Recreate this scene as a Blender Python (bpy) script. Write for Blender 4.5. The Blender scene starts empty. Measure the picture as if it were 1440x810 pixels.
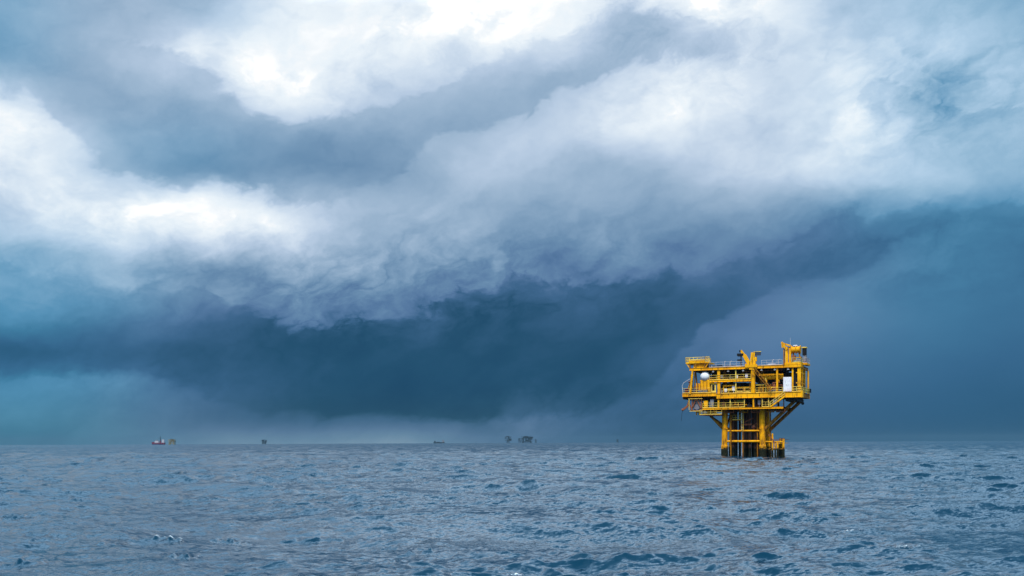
import bpy, math, random
import numpy as np
from mathutils import Vector, Matrix

random.seed(7)
rad = math.radians
scene = bpy.context.scene
COL = scene.collection
FPX = 1400.0          # focal length in photograph pixels (35 mm lens)
CAM_H = 3.6           # eye height on a small boat

# ------------------------------------------------------------------ helpers
def srgb(v):
    v = v / 255.0
    return v / 12.92 if v <= 0.04045 else ((v + 0.055) / 1.055) ** 2.4

def tag(o, label=None, cat=None, group=None, kind=None):
    if label: o['label'] = label
    if cat: o['category'] = cat
    if group: o['group'] = group
    if kind: o['kind'] = kind
    return o

def empty(name, loc, rz=0.0):
    o = bpy.data.objects.new(name, None)
    COL.objects.link(o)
    o.location = loc
    o.rotation_euler = (0, 0, rz)
    o.empty_display_size = 0.5
    return o

class MB:
    """collects shapes and links them as one mesh object"""
    def __init__(s):
        s.v = []; s.f = []
    def add(s, vs, fs):
        n = len(s.v)
        s.v += [tuple(v) for v in vs]
        s.f += [tuple(i + n for i in f) for f in fs]
        return s
    def box(s, x0, x1, y0, y1, z0, z1):
        if x0 > x1: x0, x1 = x1, x0
        if y0 > y1: y0, y1 = y1, y0
        if z0 > z1: z0, z1 = z1, z0
        vs = [(x0,y0,z0),(x1,y0,z0),(x1,y1,z0),(x0,y1,z0),(x0,y0,z1),(x1,y0,z1),(x1,y1,z1),(x0,y1,z1)]
        return s.add(vs, [(0,3,2,1),(4,5,6,7),(0,1,5,4),(1,2,6,5),(2,3,7,6),(3,0,4,7)])
    def bar(s, a, b, w, h=None):
        """rectangular bar from a to b, w wide and h high"""
        h = h or w
        a = Vector(a); b = Vector(b)
        d = (b - a).normalized()
        up = Vector((0, 0, 1))
        if abs(d.dot(up)) > 0.98: up = Vector((0, 1, 0))
        r = d.cross(up).normalized() * (w / 2)
        u = r.cross(d).normalized() * (h / 2)
        vs = [p + i * r + j * u for p in (a, b) for i, j in ((-1,-1),(1,-1),(1,1),(-1,1))]
        return s.add(vs, [(0,1,2,3),(7,6,5,4),(0,4,5,1),(1,5,6,2),(2,6,7,3),(3,7,4,0)])
    def tube(s, a, b, r, r2=None, n=12, caps=True):
        r2 = r if r2 is None else r2
        a = Vector(a); b = Vector(b)
        d = (b - a).normalized()
        up = Vector((0, 0, 1)) if abs(d.z) < 0.9 else Vector((0, 1, 0))
        p = d.cross(up).normalized(); q = d.cross(p).normalized()
        vs = []
        for c, rr in ((a, r), (b, r2)):
            for i in range(n):
                t = 2 * math.pi * i / n
                vs.append(c + p * (rr * math.cos(t)) + q * (rr * math.sin(t)))
        fs = [(i, i + n, (i + 1) % n + n, (i + 1) % n) for i in range(n)]
        if caps: fs += [tuple(range(n)), tuple(range(2 * n - 1, n - 1, -1))]
        return s.add(vs, fs)
    def pipe(s, pts, r, n=8):
        for a, b in zip(pts, pts[1:]): s.tube(a, b, r, n=n)
        for p in pts[1:-1]: s.ball(p, r * 1.08, 6, 8)
        return s
    def ball(s, c, r, rings=8, n=14, sz=1.0):
        c = Vector(c); vs = [c + Vector((0, 0, r * sz))]
        for i in range(1, rings):
            t = math.pi * i / rings
            for j in range(n):
                u = 2 * math.pi * j / n
                vs.append(c + Vector((r * math.sin(t) * math.cos(u), r * math.sin(t) * math.sin(u), r * sz * math.cos(t))))
        vs.append(c - Vector((0, 0, r * sz)))
        fs = [(0, 1 + j, 1 + (j + 1) % n) for j in range(n)]
        for i in range(rings - 2):
            for j in range(n):
                a = 1 + i * n + j; b = 1 + i * n + (j + 1) % n
                fs.append((a, a + n, b + n, b))
        e = len(vs) - 1; k = 1 + (rings - 2) * n
        fs += [(e, k + (j + 1) % n, k + j) for j in range(n)]
        return s.add(vs, fs)
    def ibeam(s, a, b, depth, width, t=0.05):
        """I-section beam whose top face runs along a-b"""
        a = Vector(a); b = Vector(b); dz = Vector((0, 0, 1))
        s.bar(a - dz * t / 2, b - dz * t / 2, width, t)
        s.bar(a - dz * (depth - t / 2), b - dz * (depth - t / 2), width, t)
        s.bar(a - dz * depth / 2, b - dz * depth / 2, t, depth - 2 * t - 0.004)
        return s
    def prism(s, pts, y0, y1):
        """polygon in x,z extruded along y"""
        n = len(pts)
        vs = [(x, y0, z) for x, z in pts] + [(x, y1, z) for x, z in pts]
        fs = [tuple(range(n)), tuple(range(2 * n - 1, n - 1, -1))]
        fs += [(i, i + n, (i + 1) % n + n, (i + 1) % n) for i in range(n)]
        return s.add(vs, fs)
    def build(s, name, mat, parent=None, smooth=False):
        me = bpy.data.meshes.new(name)
        me.from_pydata(s.v, [], s.f)
        me.validate()
        import bmesh
        bm = bmesh.new(); bm.from_mesh(me)
        bmesh.ops.recalc_face_normals(bm, faces=bm.faces)
        bm.to_mesh(me); bm.free()
        if smooth:
            me.shade_smooth()
            me.set_sharp_from_angle(angle=rad(40))
        me.materials.append(mat)
        o = bpy.data.objects.new(name, me)
        COL.objects.link(o)
        if parent: o.parent = parent
        return o

# ------------------------------------------------------------------ node helper
class NT:
    def __init__(s, tree):
        s.t = tree; s.n = tree.nodes; s.l = tree.links
    def node(s, typ, **kw):
        o = s.n.new(typ)
        for k, v in kw.items(): setattr(o, k, v)
        return o
    def set(s, sock, v):
        if isinstance(v, bpy.types.NodeSocket): s.l.new(v, sock)
        else: sock.default_value = v
    def math(s, op, a, b=None, c=None, clamp=False):
        o = s.node('ShaderNodeMath', operation=op, use_clamp=clamp)
        s.set(o.inputs[0], a)
        if b is not None: s.set(o.inputs[1], b)
        if c is not None: s.set(o.inputs[2], c)
        return o.outputs[0]
    def vmath(s, op, a, b=None, c=None):
        o = s.node('ShaderNodeVectorMath', operation=op)
        s.set(o.inputs[0], a)
        if b is not None:
            s.set(o.inputs[3] if op == 'SCALE' else o.inputs[1], b)
        if c is not None: s.set(o.inputs[2], c)
        return o.outputs[0]
    def noise(s, vec, scale, detail=4, rough=0.5, lac=2.0, dist=0.0, w=None):
        o = s.node('ShaderNodeTexNoise')
        if w is not None:
            o.noise_dimensions = '4D'; o.inputs['W'].default_value = w
        s.set(o.inputs['Vector'], vec)
        o.inputs['Scale'].default_value = scale; o.inputs['Detail'].default_value = detail
        o.inputs['Roughness'].default_value = rough; o.inputs['Lacunarity'].default_value = lac
        o.inputs['Distortion'].default_value = dist
        return o
    def ramp(s, fac, stops, interp='LINEAR'):
        o = s.node('ShaderNodeValToRGB'); r = o.color_ramp; r.interpolation = interp
        while len(r.elements) > 1: r.elements.remove(r.elements[-1])
        r.elements[0].position = stops[0][0]; r.elements[0].color = stops[0][1]
        for p, c in stops[1:]:
            e = r.elements.new(p); e.color = c
        s.set(o.inputs[0], fac)
        return o.outputs[0]
    def mixc(s, f, a, b, blend='MIX'):
        o = s.node('ShaderNodeMix', data_type='RGBA', blend_type=blend)
        s.set(o.inputs[0], f); s.set(o.inputs[6], a); s.set(o.inputs[7], b)
        return o.outputs[2]
    def remap(s, v, a, b, c=0.0, d=1.0, smooth=False):
        o = s.node('ShaderNodeMapRange', interpolation_type='SMOOTHSTEP' if smooth else 'LINEAR')
        s.set(o.inputs[0], v)
        for i, x in zip((1, 2, 3, 4), (a, b, c, d)): o.inputs[i].default_value = x
        return o.outputs[0]

def new_mat(name):
    m = bpy.data.materials.new(name); m.use_nodes = True
    t = NT(m.node_tree)
    b = next(n for n in t.n if n.type == 'BSDF_PRINCIPLED')
    return m, t, b

def paint(name, col, rust=0.25, rough=0.45, growth=False, dirt=(0.10, 0.035, 0.012), scale=1.0, var=0.36):
    """weathered offshore paint: fading, rust blotches and run-down streaks; optional marine growth at the waterline"""
    m, t, b = new_mat(name)
    tc = t.node('ShaderNodeTexCoord').outputs['Object']
    c = (*col, 1)
    n1 = t.noise(tc, 0.35 * scale, 5, 0.6).outputs[0]
    f1 = t.remap(n1, 0.35, 0.7, 0.0, 1.0)
    cc = t.mixc(f1, c, (col[0] * (1 - var), col[1] * (1 - var * 1.3), col[2] * (1 - var), 1))
    n2 = t.noise(t.vmath('MULTIPLY', tc, (2.2, 2.2, 0.35)), 1.3 * scale, 6, 0.68).outputs[0]
    f2 = t.remap(n2, 0.66 - rust * 0.34, 0.76 - rust * 0.22, 0.0, 1.0, True)
    cc = t.mixc(t.math('MULTIPLY', f2, 0.8), cc, (*dirt, 1))
    n3 = t.noise(tc, 5.0 * scale, 5, 0.7).outputs[0]
    f3 = t.remap(n3, 0.72 - rust * 0.25, 0.78 - rust * 0.2, 0.0, 0.9, True)
    cc = t.mixc(f3, cc, (dirt[0] * 0.7, dirt[1] * 0.7, dirt[2] * 0.7, 1))
    if growth:
        z = t.node('ShaderNodeSeparateXYZ'); t.set(z.inputs[0], tc)
        wob = t.math('MULTIPLY_ADD', t.noise(tc, 1.6, 5, 0.75).outputs[0], 3.2, -1.6)
        fz = t.remap(t.math('ADD', z.outputs[2], wob), 1.9, 2.35, 1.0, 0.0, True)
        gcol = t.ramp(t.noise(tc, 5.0, 4, 0.6).outputs[0],
                      [(0.3, (0.004, 0.005, 0.004, 1)), (0.55, (0.012, 0.014, 0.006, 1)), (0.72, (0.06, 0.04, 0.018, 1))])
        cc = t.mixc(fz, cc, gcol)
    t.set(b.inputs['Base Color'], cc)
    b.inputs['Specular IOR Level'].default_value = 0.1
    t.set(b.inputs['Roughness'], t.remap(n2, 0.3, 0.8, rough, min(1, rough + 0.35)))
    bp = t.node('ShaderNodeBump'); bp.inputs['Strength'].default_value = 0.25; bp.inputs['Distance'].default_value = 0.03
    t.set(bp.inputs['Height'], n3); t.l.new(bp.outputs[0], b.inputs['Normal'])
    return m

M = {}
M['yellow'] = paint('yellow_paint', (0.95, 0.43, 0.002), 0.44)
M['yellow_rust_shaded'] = paint('worn_shaded_yellow_paint', (0.46, 0.19, 0.004), 0.75)  # rusty yellow, base colour darkened to stand for shade between decks
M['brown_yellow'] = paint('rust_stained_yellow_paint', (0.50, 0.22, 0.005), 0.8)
M['yellow_leg'] = paint('yellow_leg_paint', (0.93, 0.41, 0.002), 0.52, growth=True)
M['rail'] = paint('pale_yellow_rail_paint', (0.85, 0.60, 0.10), 0.18, scale=1.6)
M['grey_rail'] = paint('galvanised_steel', (0.50, 0.50, 0.47), 0.15, rough=0.5)
M['conductor'] = paint('rusty_conductor_steel', (0.10, 0.05, 0.035), 0.55, rough=0.6, growth=True, dirt=(0.06, 0.022, 0.012))
M['rust'] = paint('red_brown_primer', (0.26, 0.09, 0.045), 0.4, rough=0.65)
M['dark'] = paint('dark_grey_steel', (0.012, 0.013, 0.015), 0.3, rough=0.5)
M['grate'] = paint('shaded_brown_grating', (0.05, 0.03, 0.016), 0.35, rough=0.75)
M['white'] = paint('white_paint', (0.82, 0.82, 0.80), 0.08, rough=0.4)
M['grey'] = paint('grey_paint', (0.22, 0.22, 0.23), 0.25)
M['green'] = paint('olive_green_paint', (0.22, 0.26, 0.04), 0.3)
M['red'] = paint('red_hull_paint', (0.17, 0.015, 0.035), 0.1)
M['navy'] = paint('dark_blue_hull_paint', (0.02, 0.03, 0.09), 0.1)
M['far_yellow'] = paint('far_yellow_paint', (0.28, 0.20, 0.04), 0.4)
M['far_white'] = paint('far_weathered_white', (0.5, 0.5, 0.5), 0.3)
M['far_grey'] = paint('far_grey_steel', (0.014, 0.020, 0.028), 0.2)

def glassy(name, col, rough):
    m, t, b = new_mat(name)
    tc = t.node('ShaderNodeTexCoord').outputs['Object']
    n = t.noise(tc, 3.0, 3, 0.5).outputs[0]
    t.set(b.inputs['Base Color'], t.mixc(n, (*col, 1), (col[0] * 1.8, col[1] * 1.8, col[2] * 1.8, 1)))
    b.inputs['Roughness'].default_value = rough
    return m
M['glass'] = glassy('window_glass', (0.01, 0.014, 0.018), 0.08)
M['solar'] = glassy('solar_cell', (0.006, 0.008, 0.016), 0.25)
# ------------------------------------------------------------------ camera
cam_d = bpy.data.cameras.new('camera')
cam = bpy.data.objects.new('camera', cam_d); COL.objects.link(cam)
cam_d.sensor_width = 36.0; cam_d.lens = 35.0
cam.location = (0, 0, CAM_H)
cam.rotation_euler = Matrix.Rotation(rad(90), 3, 'X').to_euler()
ROLL = rad(-0.22)
cam.rotation_euler = (Matrix.Rotation(rad(90), 3, 'X') @ Matrix.Rotation(ROLL, 3, 'Z')).to_euler()
cam_d.shift_y = (622.3 - 405.0) / 1440.0
cam_d.clip_start = 0.1; cam_d.clip_end = 40000
scene.camera = cam

# ------------------------------------------------------------------ world: storm clouds
SUN_EL, SUN_AZ = rad(56), rad(200)        # behind the camera, a little to its left
world = bpy.data.worlds.new('World'); scene.world = world; world.use_nodes = True
W = NT(world.node_tree)
for n in list(W.n): W.n.remove(n)

# brightness of the cloud cover (display values) by height above the horizon (rows, top first)
# and bearing (columns, left to right across the view)
CL = [
[150,165,165,175,178,168,235,250,252,245,253,255,255,255,255,255,255,255,252,225,205,190,195,175,165],
[150,160,165,175,185,222,205,250,240,250,253,255,252,245,225,195,215,250,250,232,215,195,200,192,172],
[152,160,170,190,205,250,252,252,245,248,252,245,240,235,205,188,188,210,225,235,225,200,205,200,190],
[165,155,160,190,215,245,253,254,248,240,228,215,195,185,180,195,225,235,220,228,235,205,178,200,200],
[238,180,158,165,175,195,240,252,245,225,205,180,172,175,195,235,252,240,225,222,232,215,145,192,205],
[250,222,170,158,158,165,200,228,215,195,175,160,165,195,225,252,250,232,222,225,235,220,180,180,195],
[250,246,205,165,160,162,160,170,165,158,158,165,195,210,225,240,235,222,222,228,235,228,210,195,200],
[250,250,200,178,160,155,148,142,140,148,170,190,200,192,190,202,215,222,222,230,238,225,205,190,182],
[248,250,240,185,165,158,152,155,138,143,165,198,188,180,175,178,190,205,210,220,225,215,205,195,180],
[235,248,250,250,248,248,240,195,172,180,185,180,172,172,185,172,172,190,185,180,165,165,170,160,140],
[210,222,240,246,248,250,250,242,200,185,182,175,162,152,168,148,150,150,140,132,126,112,105,112,115],
[195,202,225,225,215,212,220,215,185,175,178,165,148,132,145,140,128,124,124,108,103,110,118,118,112],
[145,152,172,168,138,138,150,162,168,140,135,138,140,112,120,114,114,118,103,98,105,118,118,115,110],
[150,156,155,146,135,135,130,152,142,132,115,113, 98, 96, 98, 97, 98, 97,104,108,115,118,115,112,108],
[125,125,120,118,115,112,104,122,117,110, 98, 88, 86, 89, 91, 91, 86, 92,113,119,119,116,112,108,105],
[110,110,112,108,105,100, 94, 90, 92, 89, 86, 83, 82, 84, 84, 80, 90,110,116,118,116,112,108,105,102],
[ 98,100,102,103, 97, 91, 88, 84, 81, 81, 79, 77, 79, 79, 76, 85,101,111,113,112,110,106,102,100, 98],
[122,124,127,120, 99, 91, 87, 83, 77, 77, 75, 75, 77, 79, 79, 88, 98,105,108,106,104,101, 98, 96, 95],
[125,125,122,118,108, 98, 89, 81, 74, 75, 74, 74, 80, 83, 79, 88, 95, 98,100, 99, 97, 95, 93, 92, 90],
[122,122,120,118,110, 98, 91, 86, 90, 83, 95, 80, 98,100, 92, 90, 90, 92, 92, 92, 92, 90, 90, 88, 88],
[112,114,116,118,122,134,138,140,148,150,140,116,108, 99, 92, 88, 86, 86, 86, 86, 86, 86, 86, 85, 85],
]
CL = np.array(CL, float)
def sample(T, px, py):
    gx = min(max(px / 60.0, 0), 23.999); gy = min(max(py / 31.0, 0), 19.999)
    i, j = int(gx), int(gy); fx, fy = gx - i, gy - j
    return (T[j, i] * (1 - fx) + T[j, i + 1] * fx) * (1 - fy) + (T[j + 1, i] * (1 - fx) + T[j + 1, i + 1] * fx) * fy
def sstep(a, b, x):
    t = min(max((x - a) / (b - a), 0), 1); return t * t * (3 - 2 * t)
def gauss(x, y, cx, cy, sx, sy):
    return math.exp(-((x - cx) / sx) ** 2 - ((y - cy) / sy) ** 2)
def teal(px, py):
    t = (1 - sstep(30, 330, px)) * sstep(250, 380, py) * 0.95
    t += (1 - sstep(20, 140, px)) * (1 - sstep(60, 160, py)) * 0.7
    t += sstep(1040, 1340, px) * 0.8
    t += gauss(px, py, 220, 215, 150, 60) * 0.5 + gauss(px, py, 340, 20, 60, 30) * 0.6
    t += gauss(px, py, 520, 530, 420, 60) * 0.35
    return min(t, 1)
def wisp(px, py):
    a = 0.20 + 0.9 * gauss(px, py, 470, 425, 110, 50) + 0.9 * gauss(px, py, 640, 400, 120, 55) + 0.6 * gauss(px, py, 850, 380, 130, 50)
    a += 0.8 * gauss(px, py, 1330, 130, 110, 70) + 0.3 * gauss(px, py, 1230, 350, 150, 45) + 0.35 * gauss(px, py, 300, 380, 260, 60)
    a += 0.45 * gauss(px, py, 760, 575, 160, 35) + 0.35 * gauss(px, py, 950, 60, 120, 50) + 0.3 * gauss(px, py, 200, 520, 200, 25)
    a *= 1 - 0.95 * sstep(980, 1060, px) * sstep(410, 450, py)
    return min(a, 1)

EL_TOP = rad(24.0); NR = 21; NC = 29; AZ_MAX = rad(31.0)
geo = W.node('ShaderNodeTexCoord').outputs['Generated']
d0 = W.vmath('NORMALIZE', geo)
# turbulence that folds the cloud edges: stretched sideways as clouds seen low over the sea are
st = W.vmath('MULTIPLY', d0, (1.0, 1.0, 2.0))
wa = W.noise(st, 5.0, 2, 0.5)
wb = W.noise(st, 15.0, 5, 0.56, w=3.1)
wo1 = W.vmath('MULTIPLY', W.vmath('SUBTRACT', wa.outputs['Color'], (0.5, 0.5, 0.5)), (0.02, 0.02, 0.012))
wo2 = W.vmath('MULTIPLY', W.vmath('SUBTRACT', wb.outputs['Color'], (0.5, 0.5, 0.5)), (0.05, 0.05, 0.036))
hor = W.node('ShaderNodeSeparateXYZ'); W.set(hor.inputs[0], d0)
damp = W.remap(hor.outputs[2], 0.0, 0.10, 0.12, 1.0)
dw = W.vmath('ADD', d0, W.vmath('SCALE', W.vmath('ADD', wo1, wo2), damp))
sp = W.node('ShaderNodeSeparateXYZ'); W.set(sp.inputs[0], dw)
az = W.math('ARCTAN2', sp.outputs[0], sp.outputs[1])
hl = W.math('SQRT', W.math('ADD', W.math('MULTIPLY', sp.outputs[0], sp.outputs[0]), W.math('MULTIPLY', sp.outputs[1], sp.outputs[1])))
el = W.math('ARCTAN2', sp.outputs[2], hl)
u = W.math('MULTIPLY_ADD', az, 0.5 / AZ_MAX, 0.5, clamp=True)
v = W.math('MULTIPLY', el, 1.0 / EL_TOP, clamp=True)
acc = None
G = np.zeros((NR, NC, 3))
for r in range(NR):
    e = EL_TOP * r / (NR - 1)
    for c in range(NC):
        a = -AZ_MAX + 2 * AZ_MAX * c / (NC - 1)
        px = 720 + FPX * math.tan(a); py = 621.5 - FPX * math.tan(e) / math.cos(a)
        g0 = sample(CL, px, py)
        g0 += 11 * math.exp(-((g0 - 135) / 38) ** 2)
        g0 += 9 * (1 - sstep(150, 420, px)) * gauss(0, py, 0, 425, 1, 45) - 10 * (1 - sstep(280, 480, px)) * gauss(0, py, 0, 484, 1, 36)
        G[r, c] = (g0 / 255, teal(px, py), wisp(px, py))
def spline_coefs(n, keep=0.85):
    A_ = np.zeros((n, n))
    for k in range(n):
        A_[k, k] += 4 / 6; A_[k, max(k - 1, 0)] += 1 / 6; A_[k, min(k + 1, n - 1)] += 1 / 6
    return np.linalg.inv(A_) * keep + np.eye(n) * (1 - keep)
GL = spline_coefs(NR) @ G[:, :, 0] @ spline_coefs(NC).T
for r in range(NR):
    stops = []
    for c in range(NC):
        stops.append((c / (NC - 1), (min(max(GL[r, c], 0), 1.03) * 0.7, G[r, c, 1], G[r, c, 2], 1)))
    row = W.ramp(u, stops, 'B_SPLINE' if r else 'B_SPLINE')
    wst = [(k / (NR - 1), (1, 1, 1, 1) if k == r else (0, 0, 0, 1)) for k in range(NR)]
    wgt = W.ramp(v, wst, 'B_SPLINE')
    acc = W.vmath('MULTIPLY', row, wgt) if acc is None else W.vmath('MULTIPLY_ADD', row, wgt, acc)
s3 = W.node('ShaderNodeSeparateXYZ'); W.set(s3.inputs[0], acc)
TEAL, WISP = s3.outputs[1], s3.outputs[2]
L0 = W.math('MULTIPLY', s3.outputs[0], 1 / 0.7)
# fine wisps and billows
rot = W.node('ShaderNodeVectorRotate', rotation_type='Y_AXIS'); W.set(rot.inputs[0], dw); rot.inputs['Angle'].default_value = rad(24)
st2 = W.vmath('MULTIPLY', rot.outputs[0], (0.85, 1.0, 1.45))
f1 = W.noise(st2, 24.0, 8, 0.60, dist=0.15).outputs[0]
f2 = W.noise(st2, 8.0, 4, 0.5, dist=0.1, w=1.7).outputs[0]
fb = W.noise(st2, 17.0, 6, 0.55, dist=0.1, w=9.0).outputs[0]
rg = W.math('POWER', W.math('MULTIPLY', W.math('ABSOLUTE', W.math('SUBTRACT', fb, 0.5)), 4.0, clamp=True), 0.7)
det = W.math('ADD', W.math('MULTIPLY', W.math('SUBTRACT', f1, 0.5), 0.52), W.math('MULTIPLY', W.math('SUBTRACT', rg, 0.42), 0.20))
det = W.math('MULTIPLY', det, WISP)
det = W.math('ADD', det, W.math('MULTIPLY', W.math('MULTIPLY', W.math('SUBTRACT', f2, 0.5), 0.13), W.remap(WISP, 0.0, 0.12, 0.15, 1.0)))
det = W.math('MULTIPLY', det, W.remap(L0, 0.28, 0.6, 0.35, 1.0))
# crisp borders of the cloud masses: (x, y, strength) points; side +1 = brighter above the border
BORDERS = [
 (-1, 0.020, 0.006, [(0,522,13),(100,520,14),(170,514,14),(250,540,6),(350,578,5),(480,590,11),(540,580,15),(620,592,13),(700,590,12),(800,582,8),(900,562,5),(950,515,9),(985,468,13),(1010,440,13),(1060,424,10),(1130,402,8),(1200,392,8),(1240,350,9),(1300,332,7),(1440,312,3)]),
 (1, 0.022, 0.016, [(0,375,5),(120,405,6),(240,395,8),(330,420,8),(385,462,17),(450,462,18),(520,456,16),(600,432,16),(650,410,18),(720,384,15),(800,396,14),(900,396,12),(960,384,8),(1050,366,6),(1150,326,6),(1250,292,8),(1340,300,8),(1440,285,6)]),
 (-1, 0.020, 0.012, [(0,108,14),(50,128,16),(85,175,16),(120,225,14),(180,248,16),(260,258,18),(380,260,17),(410,280,13),(470,296,9),(540,262,7),(600,205,9),(680,172,10),(760,142,14),(830,118,15),(870,88,15),(930,76,13),(1000,78,6),(1100,62,5),(1300,80,0),(1440,80,0)]),
 (1, 0.020, 0.012, [(0,0,0),(120,40,0),(200,66,8),(262,72,14),(300,104,15),(350,152,15),(400,168,13),(500,166,9),(600,132,9),(680,84,9),(760,66,10),(830,24,12),(880,10,12),(960,24,13),(1020,36,9),(1100,44,4),(1250,30,0),(1440,0,0)]),
 (1, 0.012, 0.012, [(0,200,0),(1180,200,0),(1230,90,8),(1270,112,10),(1300,150,13),(1340,152,13),(1380,155,9),(1410,160,9),(1440,165,8)]),
 (-1, 0.012, 0.012, [(0,200,0),(1200,40,0),(1240,45,9),(1290,95,10),(1330,105,11),(1370,120,9),(1400,135,9),(1440,120,8)]),
]
bump1 = W.noise(W.vmath('MULTIPLY', dw, (1.0, 1.0, 1.3)), 30.0, 6, 0.6, dist=0.2, w=12.0).outputs[0]
bump2 = W.math('ADD', W.math('MULTIPLY', W.math('SUBTRACT', bump1, 0.5), 1.6), W.math('MULTIPLY', W.math('SUBTRACT', rg, 0.42), 1.3))
for side_, wd, wob, pts in BORDERS:
    pts = [(math.atan((x - 720) / FPX), math.atan((621.5 - y) / FPX * math.cos(math.atan((x - 720) / FPX))), g) for x, y, g in pts]
    xs, es, gs = zip(*pts); st_b = []
    for k in range(32):
        a = -AZ_MAX + 2 * AZ_MAX * k / 31
        st_b.append((k / 31, (max(np.interp(a, xs, es), 0) / EL_TOP, np.interp(a, xs, gs) / 25.0, 0, 1)))
    sb = W.node('ShaderNodeSeparateXYZ'); W.set(sb.inputs[0], W.ramp(u, st_b, 'B_SPLINE'))
    dd_ = W.math('MULTIPLY_ADD', W.math('SUBTRACT', v, sb.outputs[0]), EL_TOP * side_, W.math('MULTIPLY', bump2, wob))
    prof = W.ramp(W.remap(dd_, -2.5 * wd, 2.5 * wd, 0.0, 1.0), [(0.0, (.5,) * 3 + (1,)), (0.30, (.33,) * 3 + (1,)), (0.455, (0, 0, 0, 1)), (0.53, (1, 1, 1, 1)), (0.70, (.66,) * 3 + (1,)), (1.0, (.5,) * 3 + (1,))], 'LINEAR')
    amt = W.math('MULTIPLY', W.math('MULTIPLY', W.math('SUBTRACT', prof, 0.5), sb.outputs[1]), 25.0 / 255 * 1.2)
    det = W.math('ADD', det, amt)
# soft grey modelling inside the bright cloud
soft = W.noise(W.vmath('MULTIPLY', dw, (1.0, 1.0, 1.5)), 13.0, 7, 0.58, w=21.0).outputs[0]
det = W.math('SUBTRACT', det, W.math('MULTIPLY', W.remap(soft, 0.48, 0.74, 0.0, 0.13), W.remap(L0, 0.75, 0.92, 0.0, 1.0)))
L1 = W.math('ADD', L0, det)
def pal(rows): return [(g / 255.0, (srgb(r), srgb(g), srgb(b), 1)) for r, g, b in rows]
P0 = pal([(18,60,94),(36,79,110),(62,101,139),(86,120,160),(105,140,174),(129,160,190),(154,180,206),(183,203,226),(209,224,240),(236,245,252),(255,255,255)])
P1 = pal([(14,60,92),(30,79,110),(52,102,140),(62,124,160),(84,146,184),(116,166,200),(148,188,216),(176,208,233),(208,230,246),(238,248,254),(255,255,255)])
# the bright overcast above and behind the viewer, with a few gaps of real sky
zen = W.remap(el, rad(23), rad(31), 0.0, 1.0, True)
side = W.remap(W.math('ABSOLUTE', az), rad(30), rad(60), 0.0, 1.0, True)
back = W.math('MAXIMUM', zen, side)
nb = W.noise(W.vmath('MULTIPLY', d0, (1, 1, 1.6)), 2.6, 7, 0.55, dist=0.4, w=5.0).outputs[0]
Lb = W.math('ADD', W.remap(nb, 0.3, 0.7, 0.64, 0.78), W.remap(hor.outputs[2], 0.0, 0.35, -0.08, 0.0))
Lb = W.math('SUBTRACT', Lb, W.math('MULTIPLY', W.remap(el, rad(30), rad(75), 0.0, 0.16, True), W.remap(hor.outputs[1], -0.3, 0.2, 0.0, 1.0)))
Lm = W.node('ShaderNodeMix'); W.set(Lm.inputs[0], back); W.set(Lm.inputs[2], L1); W.set(Lm.inputs[3], Lb)
L2 = Lm.outputs[0]
ca = W.ramp(L2, P0); cb = W.ramp(L2, P1)
tl = W.node('ShaderNodeMix'); W.set(tl.inputs[0], back); W.set(tl.inputs[2], TEAL); tl.inputs[3].default_value = 0.55
cc = W.mixc(tl.outputs[0], ca, cb)
# greyer, greener rain light low along the left and centre horizon
slate = W.math('MULTIPLY', W.remap(v, 0.02, 0.16, 1.0, 0.0, True), W.remap(az, -0.05, 0.22, 1.0, 0.0, True))
cc = W.mixc(slate, cc, W.mixc(1.0, cc, (1.08, 1.0, 0.90, 1), 'MULTIPLY'))
bgc = W.node('ShaderNodeBackground'); W.set(bgc.inputs[0], cc)
# sunlit cloud tops exceed white; unseen bright band added above to brighten the sea
hot = W.math('ADD', W.remap(L2, 0.975, 1.2, 0.0, 0.7), W.math('MULTIPLY', W.math('MULTIPLY', W.remap(el, rad(23.5), rad(28), 0.0, 1.0, True), W.remap(el, rad(26), rad(80), 1.0, 0.0, True)), 3.0))
W.set(bgc.inputs[1], W.math('ADD', W.math('MULTIPLY_ADD', W.remap(sp.outputs[1], 0.1, -0.5, 0.0, 1.0), 0.35, 1.0), hot))
sky = W.node('ShaderNodeTexSky'); sky.sky_type = 'NISHITA'; sky.sun_disc = False
sky.sun_elevation = SUN_EL; sky.sun_rotation = SUN_AZ
bgs = W.node('ShaderNodeBackground'); W.l.new(sky.outputs[0], bgs.inputs[0]); bgs.inputs[1].default_value = 0.1
gap = W.math('MULTIPLY', W.remap(nb, 0.42, 0.34, 0.0, 0.6, True), back)
mx = W.node('ShaderNodeMixShader'); W.set(mx.inputs[0], gap); W.l.new(bgc.outputs[0], mx.inputs[1]); W.l.new(bgs.outputs[0], mx.inputs[2])
wout = W.node('ShaderNodeOutputWorld'); W.l.new(mx.outputs[0], wout.inputs[0])
world.cycles.sampling_method = 'MANUAL'; world.cycles.sample_map_resolution = 512

# ------------------------------------------------------------------ sun, veiled by the overcast
sd = bpy.data.lights.new('sun', 'SUN'); sd.energy = 3.7; sd.angle = rad(8); sd.color = (1.0, 0.95, 0.86)
so = bpy.data.objects.new('sun', sd); COL.objects.link(so)
sv = Vector((math.cos(SUN_EL) * math.sin(SUN_AZ), math.cos(SUN_EL) * math.cos(SUN_AZ), math.sin(SUN_EL)))
so.rotation_euler = sv.to_track_quat('Z', 'Y').to_euler()

vs = scene.view_settings
vs.view_transform = 'Standard'; vs.look = 'None'; vs.exposure = 0.0; vs.gamma = 1.0; vs.use_curve_mapping = False
scene.cycles.use_denoising = True
scene.cycles.max_bounces = 6; scene.cycles.diffuse_bounces = 3; scene.cycles.glossy_bounces = 3
scene.cycles.volume_bounces = 0; scene.cycles.sample_clamp_indirect = 6.0; scene.cycles.sample_clamp_direct = 3.0
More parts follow.
